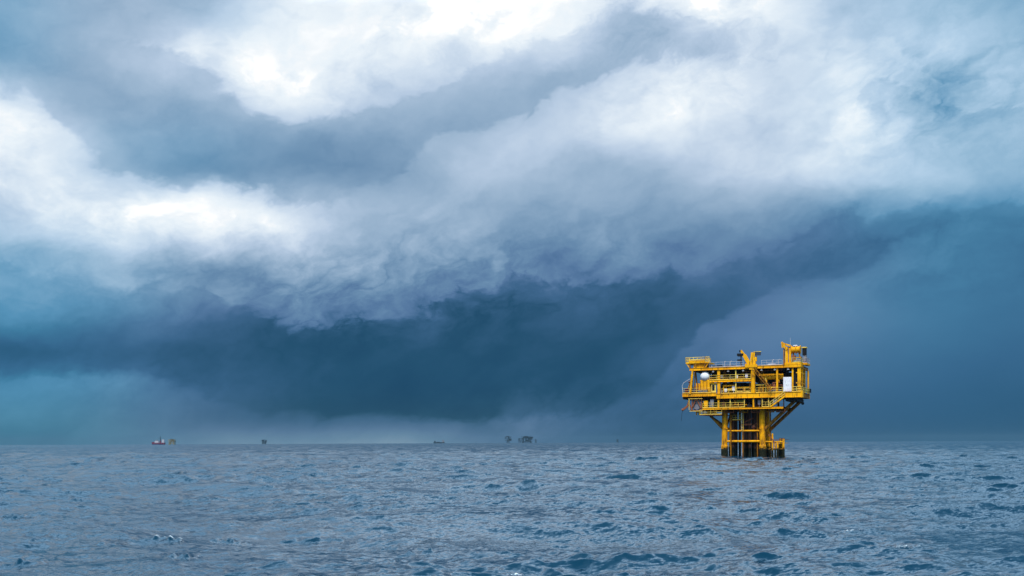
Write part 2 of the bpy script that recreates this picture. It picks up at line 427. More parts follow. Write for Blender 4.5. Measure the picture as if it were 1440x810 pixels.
# ------------------------------------------------------------------ sea
def ground_at(px, py):
    """sea position seen at a point of the photograph"""
    d = CAM_H * FPX / (py - 622.3 + (px - 720) * 0.0038)
    return ((px - 720) / FPX * d, d)

def build_sea():
    rng = np.random.default_rng(11)
    r = [4.0]
    while r[-1] < 9000:
        d = r[-1]
        r.append(d * (1.0016 if 196 < d < 236 else 1.0028 if 18 < d < 400 else (1.012 if d < 18 else (1.0055 if d < 1200 else 1.0085))))
    r = np.array(r); nr = len(r)
    front = np.linspace(rad(-42), rad(42), 840)
    rest = np.linspace(rad(42), rad(318), 130)[1:-1]
    a = np.concatenate([front, rest]); na = len(a)
    R, A = np.meshgrid(r, a, indexing='ij')
    x0 = R * np.sin(A); y0 = R * np.cos(A)
    dr = np.gradient(r)[:, None] * np.ones_like(A)
    da = np.where(np.arange(na)[None, :] < 840, rad(84) / 839, rad(276) / 129) * R
    sp_ = np.maximum(dr, da * 0.8)
    X = x0.copy(); Y = y0.copy(); Z = np.zeros_like(X); J = np.zeros_like(X)
    wind = rad(208)
    comps = []
    for lam, n, steep in [(26, 4, .024), (15, 5, .036), (9, 7, .049), (5.5, 9, .060), (3.4, 12, .066), (2.1, 18, .064), (1.3, 22, .072), (0.85, 24, .078), (0.5, 22, .072)]:
        for _ in range(n):
            l = lam * math.exp(rng.uniform(-.24, .24))
            th = wind + rng.normal(0, rad(24 if lam > 4 else 40))
            comps.append((l, th, steep * rng.uniform(.6, 1.3) / math.sqrt(n) * 2.1, rng.uniform(0, 6.28)))
    # slick, sheltered water round the platform legs
    rx, ry = ground_at(1052, 645.6)
    q_ = ((x0 - rx) / 17.5) ** 2 + ((y0 - ry) / 16.0) ** 2 + .25 * np.sin(x0 * .9 + y0 * .35) + .2 * np.sin(x0 * .37 - y0 * .6)
    slick = np.clip(1.45 - q_, 0, 1); slick = slick * slick * (3 - 2 * slick)
    # patches of livelier and calmer water
    def patch(l, seed):
        g = np.random.default_rng(seed); o = np.zeros_like(x0)
        for _ in range(7):
            t = g.uniform(0, 6.28); k = 2 * math.pi / (l * g.uniform(.6, 1.7))
            o += np.sin(k * (x0 * math.sin(t) + 0.55 * y0 * math.cos(t)) + g.uniform(0, 6.28))
        return o / 2.6
    p1 = patch(60, 5); p2 = patch(14, 6)
    group = np.clip(patch(7, 8) * patch(11, 9) + 0.35 * p2 - 0.35, 0, 1.1)
    gust = np.clip(0.92 + 0.20 * p1 + 0.24 * p2, 0.4, 1.6)
    lost = np.zeros_like(X); tot = 0.0
    for l, th, s, ph in comps:
        k = 2 * math.pi / l; amp = s / k * 1.0
        fade = np.clip((l / sp_ - 1.7) / 1.8, 0, 1)
        am = amp * fade
        lost += s * s * (1 - fade ** 2); tot += s * s
        if l < 6.5: am = am * gust
        am = am * (1 - .95 * slick)
        dx, dy = math.sin(th), math.cos(th)
        q = k * (x0 * dx + y0 * dy) + ph
        c, s_ = np.cos(q), np.sin(q)
        Z += am * c
        X -= am * dx * s_ * 0.95; Y -= am * dy * s_ * 0.95
        J += am * k * c
    # single steeper crests, each a short ridge with a steep side towards the wind and a long back
    foam = np.zeros_like(X)
    CRESTS = [(353,656,32,2,0),(403,667,22,2,0),(378,690,28,3,0),(83,727,40,5,0),(220,729,25,4,0),(247,758,42,8,1),(330,751,45,9,0),(430,748,72,8,0),
      (260,793,45,11,0),(20,800,60,9,0),(160,772,40,5,0),(20,732,30,5,0),(193,689,20,3,0),(542,756,35,6,0),(583,765,56,7,0),(618,773,50,5,0),(550,799,30,6,0),
      (727,808,32,6,1),(675,661,28,2,0),(863,659,20,3,0),(917,693,40,3,0),(833,716,22,4,0),(867,715,22,4,0),(760,683,15,2,0),(927,679,12,2,0),(737,750,25,4,0),
      (578,678,14,2,0),(487,731,18,3,0),(950,672,22,3,0),(973,674,25,3,0),(1143,695,32,4,0),(1027,713,28,3,0),(1150,711,22,4,0),(1267,762,40,11,.6),(1222,745,26,4,0),
      (1200,749,20,3,1),(1333,724,20,3,0),(1073,787,52,6,0),(1020,782,18,5,0),(1102,748,15,4,0),(1147,739,14,3,0),(1123,802,30,5,0),(1282,641,10,2,0),(1368,644,12,2,0),(1175,661,12,2,0),
      (985,646,50,2.6,0),(1020,647,62,3.6,0),(1066,647.5,76,4.2,0),(1108,647,62,3.8,0),(1146,646,40,2.6,0),(700,735,30,3,0),(640,700,24,3,0),(300,715,30,3,0),(450,705,26,3,0),(1400,700,24,3,0),(1230,690,22,2.5,0),(120,700,34,4,0),(60,760,36,5,0),(800,772,34,4,0),(900,790,30,4,0),(1350,790,34,4,0)]
    for n_, (px, py, wp, hp, fm) in enumerate(CRESTS):
        cx, cy = ground_at(px, py)
        h = hp / FPX * cy * 0.80; w = wp / FPX * cy * 0.60
        g = np.random.default_rng(100 + n_)
        near = (np.abs(x0 - cx) < w * 2.2) & (np.abs(y0 - cy) < 9 * h + w)
        if not near.any(): continue
        xx = x0[near] - cx
        k1, k2 = 2 * math.pi / (w * g.uniform(.7, 1.2)), 2 * math.pi / (w * g.uniform(.28, .45))
        yc = cy + g.uniform(-.25, .25) * xx + .12 * w * np.sin(k1 * xx + g.uniform(0, 6)) + .05 * w * np.sin(k2 * xx + g.uniform(0, 6))
        env = np.exp(-(xx / w) ** 4) * np.clip(.72 + .26 * np.sin(k1 * xx * 1.3 + g.uniform(0, 6)) + .18 * np.sin(k2 * xx + g.uniform(0, 6)), 0, 1.2)
        tt = y0[near] - yc
        sf, sb = max(h * 1.2, 0.25), h * 3.2
        pr = np.where(tt < 0, np.exp(-(tt / sf) ** 2), np.exp(-(tt / sb) ** 2))
        Z[near] += h * env * pr
        Y[near] -= h * env * pr * 0.25
        if fm: foam[near] = np.maximum(foam[near], fm * env * np.exp(-((tt - .1 * h) / (h * .8)) ** 2))
    vs = np.stack([X, Y, Z], -1).reshape(-1, 3).astype(np.float32)
    nv = len(vs) + 1
    vs = np.vstack([vs, [[0, 0, -0.05]]]).astype(np.float32)
    i = np.arange(nr - 1)[:, None] * na; j = np.arange(na)[None, :]; j2 = (j + 1) % na
    quads = np.stack([i + j, i + j2, i + na + j2, i + na + j], -1).reshape(-1, 4)
    # orientation: up
    jj = np.arange(na); tris = np.stack([np.full(na, nv - 1), jj, (jj + 1) % na], -1)
    me = bpy.data.meshes.new('sea')
    nq, nt = len(quads), len(tris)
    me.vertices.add(nv); me.vertices.foreach_set('co', vs.ravel())
    me.loops.add(nq * 4 + nt * 3)
    me.loops.foreach_set('vertex_index', np.concatenate([quads.ravel(), tris.ravel()]).astype(np.int32))
    me.polygons.add(nq + nt)
    starts = np.concatenate([np.arange(nq) * 4, nq * 4 + np.arange(nt) * 3]).astype(np.int32)
    me.polygons.foreach_set('loop_start', starts)
    me.update(calc_edges=True); me.validate()
    at = me.attributes.new('foam', 'FLOAT', 'POINT')
    at.data.foreach_set('value', np.concatenate([foam.ravel(), [0]]).astype(np.float32))
    rp = me.attributes.new('fine_chop', 'FLOAT', 'POINT')
    rp.data.foreach_set('value', np.concatenate([np.sqrt(lost / tot).ravel(), [0]]).astype(np.float32))
    sk = me.attributes.new('slick', 'FLOAT', 'POINT')
    sk.data.foreach_set('value', np.concatenate([slick.ravel(), [0]]).astype(np.float32))
    me.shade_smooth()
    o = bpy.data.objects.new('sea', me); COL.objects.link(o)
    return o

def sea_material():
    m, t, b = new_mat('sea_water')
    tc = t.node('ShaderNodeTexCoord').outputs['Object']
    # ripples too small for the mesh: the surface normal is tilted by their slopes
    geo = t.node('ShaderNodeNewGeometry').outputs['Normal']
    slope = None
    for sc, det, ro, ds, amp, w in SEA_RIPPLES:
        n = t.noise(t.vmath('MULTIPLY', tc, (1.0, 1.9, 1.0)), sc, det, ro, dist=ds, w=w).outputs['Color']
        v_ = t.vmath('MULTIPLY', t.vmath('SUBTRACT', n, (0.5, 0.5, 0.5)), (amp * 0.8, amp, 0.0))
        if w == 1.0: v_ = t.vmath('SCALE', v_, t.math('MULTIPLY_ADD', t.node('ShaderNodeAttribute', attribute_name='fine_chop').outputs['Fac'], 2.6, 1.0))
        slope = v_ if slope is None else t.vmath('ADD', slope, v_)
    calm = t.remap(t.noise(t.vmath('MULTIPLY', tc, (1.0, 2.4, 1.0)), 0.05, 4, 0.6, w=7.0).outputs[0], 0.35, 0.65, 0.65, 1.25)
    calm = t.math('MULTIPLY', calm, t.math('MULTIPLY_ADD', t.node('ShaderNodeAttribute', attribute_name='slick').outputs['Fac'], -0.97, 1.0))
    slope = t.vmath('SCALE', slope, calm)
    # water breaks rather than standing steeper than this
    tilt = t.vmath('ADD', geo, slope)
    tilt = t.vmath('MINIMUM', t.vmath('MAXIMUM', tilt, (-0.5, -0.5, 0.6)), (0.5, 0.5, 1.0))
    nn = t.vmath('NORMALIZE', tilt)
    t.set(b.inputs['Normal'], nn)
    body = t.mixc(t.noise(tc, 0.03, 3, 0.5).outputs[0], (0.0015, 0.022, 0.044, 1), (0.003, 0.032, 0.060, 1))
    fo = t.node('ShaderNodeAttribute', attribute_name='foam').outputs['Fac']
    fn = t.noise(t.vmath('MULTIPLY', tc, (1.0, 0.6, 1.0)), 16.0, 6, 0.8, dist=1.0).outputs[0]
    ff = t.remap(t.math('ADD', t.math('MULTIPLY', fo, 0.45), fn), 0.64, 0.92, 0.0, 0.85, True)
    ff = t.math('MULTIPLY', ff, t.remap(fo, 0.02, 0.15, 0.0, 1.0))
    t.set(b.inputs['Base Color'], t.mixc(ff, body, (0.8, 0.85, 0.86, 1)))
    t.set(b.inputs['Roughness'], t.math('MULTIPLY_ADD', ff, 0.6, SEA_ROUGH))
    b.inputs['IOR'].default_value = 1.34
    return m
SEA_ROUGH = 0.14
SEA_RIPPLES = [(0.07, 3, .6, .3, .25, 5.0), (0.30, 3, .55, .4, .36, 1.0), (1.3, 4, .62, .4, .82, 2.0), (5.0, 3, .6, .4, 1.2, 3.0)]
sea = build_sea()
sea.data.materials.append(sea_material())
tag(sea, kind='structure')
# ------------------------------------------------------------------ wellhead platform
D0 = 233.0
TH = rad(24.5)
PX0 = (1050.2 - 720) / FPX * D0
C_, S_ = math.cos(TH), math.sin(TH)
def X(zx, y=-6.5):
    """platform x of a point measured on the photograph, at platform depth y"""
    u = (940 + zx / 4.264 - 720) / FPX
    return (u * (D0 + y * C_) - PX0 - y * S_) / (C_ + u * S_)
def Z(zy, x=0.0, y=-6.5):
    py = 470 + zy / 4.264
    return CAM_H + (621.0 - py) / FPX * (D0 - x * S_ + y * C_)

rig = empty('offshore_platform', (PX0, D0, 0), -TH)
tag(rig, 'large yellow offshore wellhead platform on tubular legs in the right half of the sea', 'offshore platform')
def P(name, mat, parent=None): 
    mb = MB(); mb._n = name; mb._m = mat; mb._p = parent or rig
    return mb
def fin(mb, smooth=False): return mb.build(mb._n, M[mb._m], mb._p, smooth)

YF, YB = -6.5, 7.0
ZC = Z(438)           # cellar deck
ZM = Z(353)           # main deck top
ZZ = Z(270)           # mezzanine
ZT = Z(193)           # top deck
LZ = Z(478)           # lower walkway

# --- legs, braces
LEGX = (X(340, -3.6), X(561, -3.6)); LEGY = (-3.6, 3.4)
for lx in LEGX:
    for ly in LEGY:
        q = P('leg', 'yellow_leg'); k_ = 1.0 if ly < 0 else .72
        bx = lx + (0.10 if lx > 0 else -0.10) * 1.4
        q.tube((bx, ly, -4), (bx, ly, 2.6), 0.80 * k_, n=20)
        q.tube((bx, ly, 2.6), (bx, ly, 2.95), 0.80 * k_, 0.66 * k_, n=20)
        q.tube((bx, ly, 2.95), (lx, ly, ZC - 0.5), 0.66 * k_, n=20)
        q.tube((lx, ly, 6.5), (lx, ly, 6.8), 0.72 * k_, n=20)
        fin(q, True)
zb1, zb2 = Z(642, 0, -3.6), Z(579, 0, -3.6)
for ly in LEGY:
    for z_, r_ in ((zb1, .26), (zb2, .2)):
        fin(P('horizontal_brace', 'yellow').tube((LEGX[0] + .5, ly, z_), (LEGX[1] - .5, ly, z_), r_), True)
for lx in LEGX:
    for z_, r_ in ((zb1, .26), (zb2, .2)):
        fin(P('horizontal_brace', 'yellow').tube((lx, LEGY[0] + .5, z_), (lx, LEGY[1] - .5, z_), r_), True)
    fin(P('diagonal_brace', 'yellow_rust_shaded').tube((lx, LEGY[0] + .4, zb2 + .3), (lx, LEGY[1] - .4, ZC - 1.0), .22), True)
# wide knee braces carrying the deck overhangs
for ly, o in ((LEGY[0], 0.0), (LEGY[1], 0.0)):
    xr = X(775, ly) if ly < 0 else X(806, ly)
    fin(P('knee_brace', 'brown_yellow').tube((LEGX[1] + .45, ly, Z(576, 0, -3.6)), (xr, ly, ZM - 1.3), .40, n=16), True)
    fin(P('knee_brace', 'brown_yellow').tube((LEGX[0] - .2, ly, Z(575, 0, -3.6)), (X(252, ly), ly, LZ - .15), .30, n=16), True)

# --- conductors between the legs
cond = [(388, -2.2, .32), (408, .6, .30), (428, 2.6, .30), (452, -2.2, .36), (472, .4, .34), (488, -2.2, .34), (505, 2.6, .30), (522, -1.8, .36), (398, 3.0, .26), (462, 3.0, .30), (541, 3.0, .26)]
for zx, y, r_ in cond:
    cx = X(zx, y)
    q = P('conductor_pipe', 'conductor')
    q.tube((cx, y, -4), (cx, y, ZC + 1.2), r_, n=12)
    q.tube((cx, y, ZC + 1.2), (cx, y, ZC + 1.5), r_ * 1.5, n=12)
    q.tube((cx, y, zb1 - .25), (cx, y, zb1 + .25), r_ * 1.35, n=12)
    fin(q, True)
for zx, y in ((374, -4.0), (446, -3.6), (534, -3.4), (583, -1.0), (612, 1.0)):
    cx = X(zx, y)
    fin(P('riser_pipe', 'yellow_rust_shaded').pipe([(cx, y, -4), (cx, y, ZC - .6)], .15), True)
fin(P('conductor_guide', 'rust').box(LEGX[0] + .6, LEGX[1] - .6, -3.0, 3.6, zb1 - .12, zb1 + .10))
fin(P('conductor_guide', 'yellow_rust_shaded').box(X(365, -3), X(430, -3), -3.4, -1.2, Z(516), Z(511)))
q = P('pipe_support', 'rust')
q.box(X(440, -2.6), X(500, -2.6), -2.9, -2.0, Z(545), Z(535)); q.bar((X(445, -2.6), -2.5, Z(530)), (X(512, -2.6), -2.5, Z(500)), .25)
q.bar((X(500, -2.6), -2.5, Z(560)), (X(530, -2.6), -2.5, Z(530)), .2)
fin(q)
q = P('hanging_ladder', 'rail')
for sx in (0, .45): q.bar((X(425) + sx, -4.2, Z(580)), (X(425) + sx, -4.2, ZC), .07)
for k in range(16): q.bar((X(425), -4.2, Z(580) + .4 * k), (X(425) + .45, -4.2, Z(580) + .4 * k), .05)
fin(q)
fin(P('valve_spool', 'rust').ball((X(512, -3), -3, Z(556)), .5).tube((X(512, -3), -3, Z(575)), (X(512, -3), -3, Z(540)), .2), True)

# --- boat landing on the right
bl = P('boat_landing', 'yellow_leg')
y0, y1 = -3.0, 3.2
for y in (y0, y1):
    for z_ in (Z(645), Z(690)): bl.tube((LEGX[1] + .4, y, z_), (X(694, y), y, z_), .16)
bl.box(X(628, y0), X(694, y0), y0, y1, Z(652) - .12, Z(652))
bl = fin(bl, True)
for zx, top, y in ((606, 590, -2), (624, 595, y0), (640, 640, 1.2), (655, 640, y0), (672, 625, .2), (690, 628, y0), (690, 632, y1), (622, 602, y1), (655, 640, y1), (640, 655, y0), (664, 660, 1.8), (678, 655, -1)):
    x = X(zx, y)
    fin(P('fender_post', 'yellow_leg', bl).tube((x, y, -3), (x, y, Z(top)), .20 if zx < 650 else .26), True)
q = P('landing_frame', 'rust', bl)
for zx in (628, 655, 690):
    q.bar((X(zx, y0), y0 - .2, Z(652)), (X(zx, y0), y0 - .2, Z(632)), .1)
q.bar((X(628, y0), y0 - .2, Z(633)), (X(694, y0), y0 - .2, Z(633)), .1)
q.bar((X(600, y0), y0 - .2, Z(600)), (X(640, y0), y0 - .2, Z(650)), .2)
q.bar((X(694, y0), y0 - .2, Z(633)), (X(694, y0), y1, Z(633)), .1)
q.box(X(664, 0), X(688, 0), 0, 2.4, Z(650), Z(624))
fin(q)

# --- decks
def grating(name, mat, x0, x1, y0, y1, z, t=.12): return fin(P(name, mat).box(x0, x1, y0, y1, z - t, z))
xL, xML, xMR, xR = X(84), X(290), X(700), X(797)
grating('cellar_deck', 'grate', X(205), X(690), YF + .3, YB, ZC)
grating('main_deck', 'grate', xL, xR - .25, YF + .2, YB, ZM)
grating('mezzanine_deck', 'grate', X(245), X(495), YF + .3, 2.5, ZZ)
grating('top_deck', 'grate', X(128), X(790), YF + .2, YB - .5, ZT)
grating('lower_walkway', 'yellow_rust_shaded', X(186), X(322), YF, 3.0, LZ, .16)
def girder(a, b, d, w=.3, mat='yellow'):
    fin(P('deck_girder', mat).ibeam(a, b, d, w))
# fascia girders, front and back, and cross girders between them
girder((xML, YF, ZM + .02), (xMR, YF, ZM + .02), 1.15, .34)
girder((xL, YF, ZM + .30), (xML - .05, YF, ZM + .30), .85, .30)
girder((xMR + .05, YF, ZM + .05), (xR, YF, ZM + .05), 1.25, .34)
girder((xL, YB, ZM), (xR, YB, ZM), 1.1)
for x in (xL + .1, X(180), X(290), X(400), X(510), X(600), X(700), X(755), xR - .15):
    girder((x, YF + .2, ZM - .13), (x, YB - .2, ZM - .13), .95, .26, 'yellow_rust_shaded')
girder((X(128), YF, ZT + .02), (X(500), YF, ZT + .02), .62)
girder((X(512), YF, ZT + .06), (X(792), YF, ZT + .06), .66)
girder((X(128), YB - .6, ZT), (X(790), YB - .6, ZT), .6)
for x in (X(130), X(240), X(330), X(420), X(510), X(600), X(700), X(788)):
    girder((x, YF + .2, ZT - .13), (x, YB - .8, ZT - .13), .45, .2, 'yellow_rust_shaded')
girder((X(205), YF, ZC), (X(690), YF, ZC), .42, .24)
girder((X(205), YB, ZC), (X(690), YB, ZC), .6)
for x in (X(210), X(290), X(345), X(430), X(510), X(600)):
    girder((x, YF + .2, ZC - .13), (x, YB - .2, ZC - .13), .6, .24, 'yellow_rust_shaded')
girder((X(245), YF, ZZ + .02), (X(497), YF, ZZ + .02), .52, .24)
girder((X(540), YF + .6, Z(242)), (X(688), YF + .6, Z(242)), .3, .2)

# --- columns between decks
def column(x, y, z0, z1, w, mat='yellow'): fin(P('deck_column', mat).box(x - w / 2, x + w / 2, y - w / 2, y + w / 2, z0, z1))
for zx, w in ((302, .62), (511, .62), (652, .4), (745, .35)):
    column(X(zx), YF + .4, ZM, ZT - .62, w)
for zx in (404,): column(X(zx), YF + .3, ZM, ZT - .62, .2, 'rail')
for zx in (140, 300, 510, 650, 790): column(X(zx, YB - 1) , YB - 1, ZM, ZT - .62, .45, 'yellow_rust_shaded')
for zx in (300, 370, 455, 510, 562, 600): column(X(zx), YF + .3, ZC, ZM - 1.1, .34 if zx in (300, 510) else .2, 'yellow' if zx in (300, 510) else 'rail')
for zx in (230, 300, 400, 510, 600, 660): column(X(zx, YB - 1), YB - 1, ZC, ZM - 1.1, .4, 'yellow_rust_shaded')
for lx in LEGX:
    for ly in LEGY: fin(P('deck_leg', 'yellow_rust_shaded').tube((lx, ly, ZC - .5), (lx, ly, ZT - .6), .5), True)
# right end tower frame of paired columns
for x, y in ((X(780), YF + .3), (xR - .25, YF + .3), (xR - .25, -3.2), (xR - .25, .6), (xR - .25, 6.2)):
    column(x, y, ZM, ZT - .62, .38)
for z_ in (Z(300), Z(240), Z(206)):
    fin(P('cross_beam', 'yellow').bar((X(765), YF + .3, z_), (xR - .45, YF + .3, z_), .22))
    fin(P('cross_beam', 'yellow').bar((xR - .25, YF + .5, z_), (xR - .25, .4, z_), .22))
fin(P('cross_beam', 'yellow_rust_shaded').bar((xR - .22, YF + .5, Z(335)), (xR - .22, -3.4, Z(245)), .2))
fin(P('cross_beam', 'yellow_rust_shaded').bar((xR - .22, .4, Z(335)), (xR - .22, -3.0, Z(245)), .2))
fin(P('stair_tower_cladding', 'grate').box(xR - 1.6, xR - .6, YF + 1.6, 3.4, Z(330), Z(215)))
# left end raking post
fin(P('raking_post', 'yellow').bar((X(132), YF, ZM + .1), (X(148), YF, ZT - .3), .38))
fin(P('raking_post', 'yellow_rust_shaded').bar((X(166), YF + 2, ZM + .1), (X(150), YF + 2, ZT - .3), .3))
fin(P('raking_post', 'yellow_rust_shaded').bar((X(108, 4), 4, ZM + .1), (X(150, 4), 4, ZT - .3), .3))

# --- railings: posts and rails are one part; the mid rail is its child
def railing(pts, mat='rail', h=1.1, step=1.6, r=.034, name='railing'):
    q = P(name, mat)
    for a, b in zip(pts, pts[1:]):
        a = Vector(a); b = Vector(b); n = max(1, round((b - a).length / step))
        for i in range(n + 1):
            p = a.lerp(b, i / n); q.bar(p, p + Vector((0, 0, h)), r * 1.6)
        for hh in (h, h * .52): q.bar(a + Vector((0, 0, hh)), b + Vector((0, 0, hh)), r * 1.9)
        q.bar(a + Vector((0, 0, .08)), b + Vector((0, 0, .08)), .03, .15)
    return fin(q)
railing([(xL + .05, YB, ZM), (xL + .05, YF, ZM + .3), (X(255), YF, ZM + .3)])
railing([(X(318), YF, ZM + .02), (X(505), YF, ZM + .02)])
railing([(X(525), YF, ZM + .02), (X(686), YF, ZM + .02)])
railing([(X(742), YF, ZM + .06), (xR, YF, ZM + .06), (xR, YB, ZM + .06)], step=1.0, r=.06)
railing([(xR + .3, 4.5, ZM + .3), (xR + .3, YB, ZM + .3)], 'dark', .9, .5)
railing([(X(248), YF, ZZ + .02), (X(495), YF, ZZ + .02)])
railing([(X(246), YF, ZT + .02), (X(452), YF, ZT + .02)], 'grey_rail', 1.15, 1.5)
railing([(X(560), YF, ZT + .06), (X(684), YF, ZT + .06)], 'grey_rail', 1.15, 1.2)
railing([(X(246, YB), YB - .6, ZT + .02), (X(684, YB), YB - .6, ZT + .02)], 'grey_rail', 1.15, 1.7)
railing([(X(305), YF, ZC + .02), (X(458), YF, ZC + .02)], step=1.3)
railing([(X(562), YF, ZC + .02), (X(606), YF, ZC + .02)], step=.9)
railing([(X(205), YF, ZC + .02), (X(296), YF, ZC + .02)], step=1.2)
railing([(X(205, YB), YB, ZC), (X(690, YB), YB, ZC), (X(690), YF + .5, ZC)], 'rail')
railing([(X(187, 2), 3, LZ), (X(187), YF, LZ), (X(320), YF, LZ)], step=1.2)
railing([(X(366), YF + 3, Z(511)), (X(430), YF + 3, Z(511))], step=.9)
q = P('gate_frame', 'rail')
q.bar((X(525), YF - .05, ZM + 1.75), (X(585), YF - .05, ZM + 1.75), .14); q.bar((X(585), YF - .05, ZM), (X(585), YF - .05, ZM + 3.3), .14)
fin(q)

# --- upper left platform with its railed basket
px0, px1 = X(106), X(246)
fin(P('upper_platform', 'yellow').box(px0, px1, YF - .1, -1.0, Z(166), Z(158)))
railing([(px0, -1.0, Z(158)), (px0, YF - .1, Z(158)), (X(222), YF - .1, Z(158)), (X(222), -1, Z(158)), (px0, -1, Z(158))], 'rail', 1.15, 1.0, .055)
railing([(X(226), YF, Z(166)), (px1, YF, Z(166))], 'rail', 1.5, .6, .07)
fin(P('kick_panel', 'yellow').box(px0 + .8, X(221), YF - .16, YF - .12, Z(164), Z(146)))
for zx in (130, 165, 220): fin(P('platform_support', 'yellow_rust_shaded').bar((X(zx), YF + .1, ZT), (X(zx), YF + .1, Z(166)), .3))
for a, b in ((112, 130), (240, 222)): fin(P('platform_support', 'yellow').bar((X(b), YF + .1, ZT), (X(a), YF + .1, Z(166)), .2))
fin(P('winch_housing', 'yellow').box(X(150), X(222), YF + .4, -3, ZT, Z(168)))

# --- left module: yellow cabin with a white dome on it, louvred panel
cab = fin(P('equipment_cabin', 'yellow').box(X(188), X(250), YF + .5, -2.0, ZM, Z(266)))
fin(P('cabin_annex', 'yellow').box(X(160), X(187.5), YF + .9, -2.4, ZM, Z(286)))
q = P('cabin_rib', 'yellow_rust_shaded', cab)
for zx in (190, 210, 230, 248): q.box(X(zx) - .05, X(zx) + .05, YF + .42, YF + .497, ZM, Z(272))
fin(q)
fin(P('cabin_window', 'glass', cab).box(X(226), X(236), YF + .44, YF + .497, Z(338), Z(325)))
dm = P('radar_dome', 'white', cab)
dm.ball((X(216), YF + 1.0, Z(244)), 1.12, 14, 24); dm.tube((X(216), YF + 1.0, Z(266) + .01), (X(216), YF + 1.0, Z(256)), .75, .9, 20)
fin(dm, True)
lv = fin(P('louvre_panel', 'rail').box(X(256), X(284), YF + .3, YF + .5, ZM + .3, Z(290)))
fin(P('louvre', 'dark', lv).box(X(262), X(276), YF + .22, YF + .297, ZM + .8, Z(298)))
fin(P('porch_roof', 'yellow').box(X(250), X(300), YF + .1, -3, Z(292), Z(287)))
for zx, a, b in ((165, 320, 350), (173, 285, 340), (157, 300, 350)):
    fin(P('vent_pipe', 'rust').tube((X(zx), YF + .6, Z(b)), (X(zx), YF + .6, Z(a)), .14), True)
q = P('lifebuoy_box', 'red'); q.box(X(100), X(116), YF + .2, YF + .7, ZM + .35, ZM + 1.3); fin(q)
fin(P('storage_locker', 'grey').box(X(176), X(232), YF + .12, YF + .40, ZM + .32, ZM + 1.0))
# curved davit pipe at the far left end
pts = [(X(88), YF, ZM + .3), (X(84), YF, Z(300)), (X(92), YF, Z(282)), (X(106), YF, Z(274)), (X(124), YF, Z(262)), (X(135), YF, Z(258))]
fin(P('davit_pipe', 'grey_rail').pipe(pts, .07), True)

# --- process equipment inside the decks
def vessel(name, mat, a, b, r, smooth=True):
    q = P(name, mat); a = Vector(a); b = Vector(b); d = (b - a).normalized()
    q.tube(a, b, r, n=18)
    q.tube(a - d * r * .35, a, r * .6, r, n=18); q.tube(b, b + d * r * .35, r, r * .6, n=18)
    for t in (.2, .8):
        c = a.lerp(b, t); q.box(c.x - .12, c.x + .12, c.y - r * .8, c.y + r * .8, c.z - r - .45, c.z - r * .7)
    return fin(q, smooth)
vessel('process_vessel', 'dark', (X(330, -1), -1.5, ZM + 1.7), (X(470, -1), -1.5, ZM + 1.7), 1.0)
vessel('process_vessel', 'yellow', (X(560), YF + 1.6, Z(262)), (X(682), YF + 1.6, Z(262)), .52)
vessel('process_vessel', 'grey', (X(340, 0), 0, ZZ + 1.4), (X(470, 0), 0, ZZ + 1.4), .8)
vessel('process_vessel', 'green', (X(390), YF + 1.2, Z(400)), (X(450), YF + 1.2, Z(400)), .32)
vessel('process_vessel', 'dark', (X(560, 1), 1, ZM + 1.6), (X(650, 1), 1, ZM + 1.6), 1.2)
def skid(name, mat, zx0, zx1, y0, y1, z0, z1): return fin(P(name, mat).box(X(zx0, y0), X(zx1, y0), y0, y1, z0, z1))
skid('dark_housing', 'dark', 690, 768, -2.8, 1.5, ZM, Z(232))
skid('dark_housing', 'dark', 752, 776, YF + .9, -3, ZM, Z(228))
skid('junction_box', 'grey', 252, 272, YF + .5, YF + 1.4, ZC, ZC + 2.0)
skid('yellow_locker', 'yellow', 212, 236, YF + .6, YF + 2, ZC, Z(392))
rng2 = random.Random(4)
mats = ['yellow', 'yellow_rust_shaded', 'rust', 'grey', 'yellow_rust_shaded', 'dark', 'dark', 'rust']
def pipework(n, zx0, zx1, z0, z1, y0, y1, rr=(.06, .15)):
    for _ in range(n):
        x = X(rng2.uniform(zx0, zx1), -5); y = rng2.uniform(y0, y1); z = rng2.uniform(z0 + .3, z1 - .3)
        pts = [Vector((x, y, z0))] if rng2.random() < .6 else [Vector((x, y, z1))]
        pts.append(Vector((x, y, z)))
        dx = rng2.uniform(1.2, 5.0) * rng2.choice((-1, 1))
        x2 = min(max(x + dx, X(zx0, -5)), X(zx1, -5))
        pts.append(Vector((x2, y, z)))
        if rng2.random() < .6:
            pts.append(Vector((x2, y + rng2.uniform(.5, 1.5), z)))
        else:
            pts.append(Vector((x2, y, z0)))
        q = P('process_pipe', rng2.choice(mats)); q.pipe(pts, rng2.uniform(*rr))
        p = pts[1].lerp(pts[2], .5); q.tube(p - Vector((.12, 0, 0)), p + Vector((.12, 0, 0)), .26, n=10); q.bar(p, p + Vector((0, 0, .45)), .07)
        fin(q, True)
pipework(13, 322, 500, ZM, ZZ - .6, YF + .6, -1.8)
pipework(10, 525, 685, ZM, Z(285), YF + .6, -1.5)
pipework(4, 255, 495, ZZ, ZT - .6, YF + .6, -1.0)
pipework(3, 525, 690, Z(235), ZT - .6, YF + 1, 0)
pipework(11, 215, 600, ZC, ZM - 1.1, YF + .6, -1.0)
pipework(6, 130, 245, ZM + .2, ZT - .7, YF + .4, -1.5, (.1, .2))
pipework(5, 150, 285, LZ, ZC - .3, YF + .6, -2)
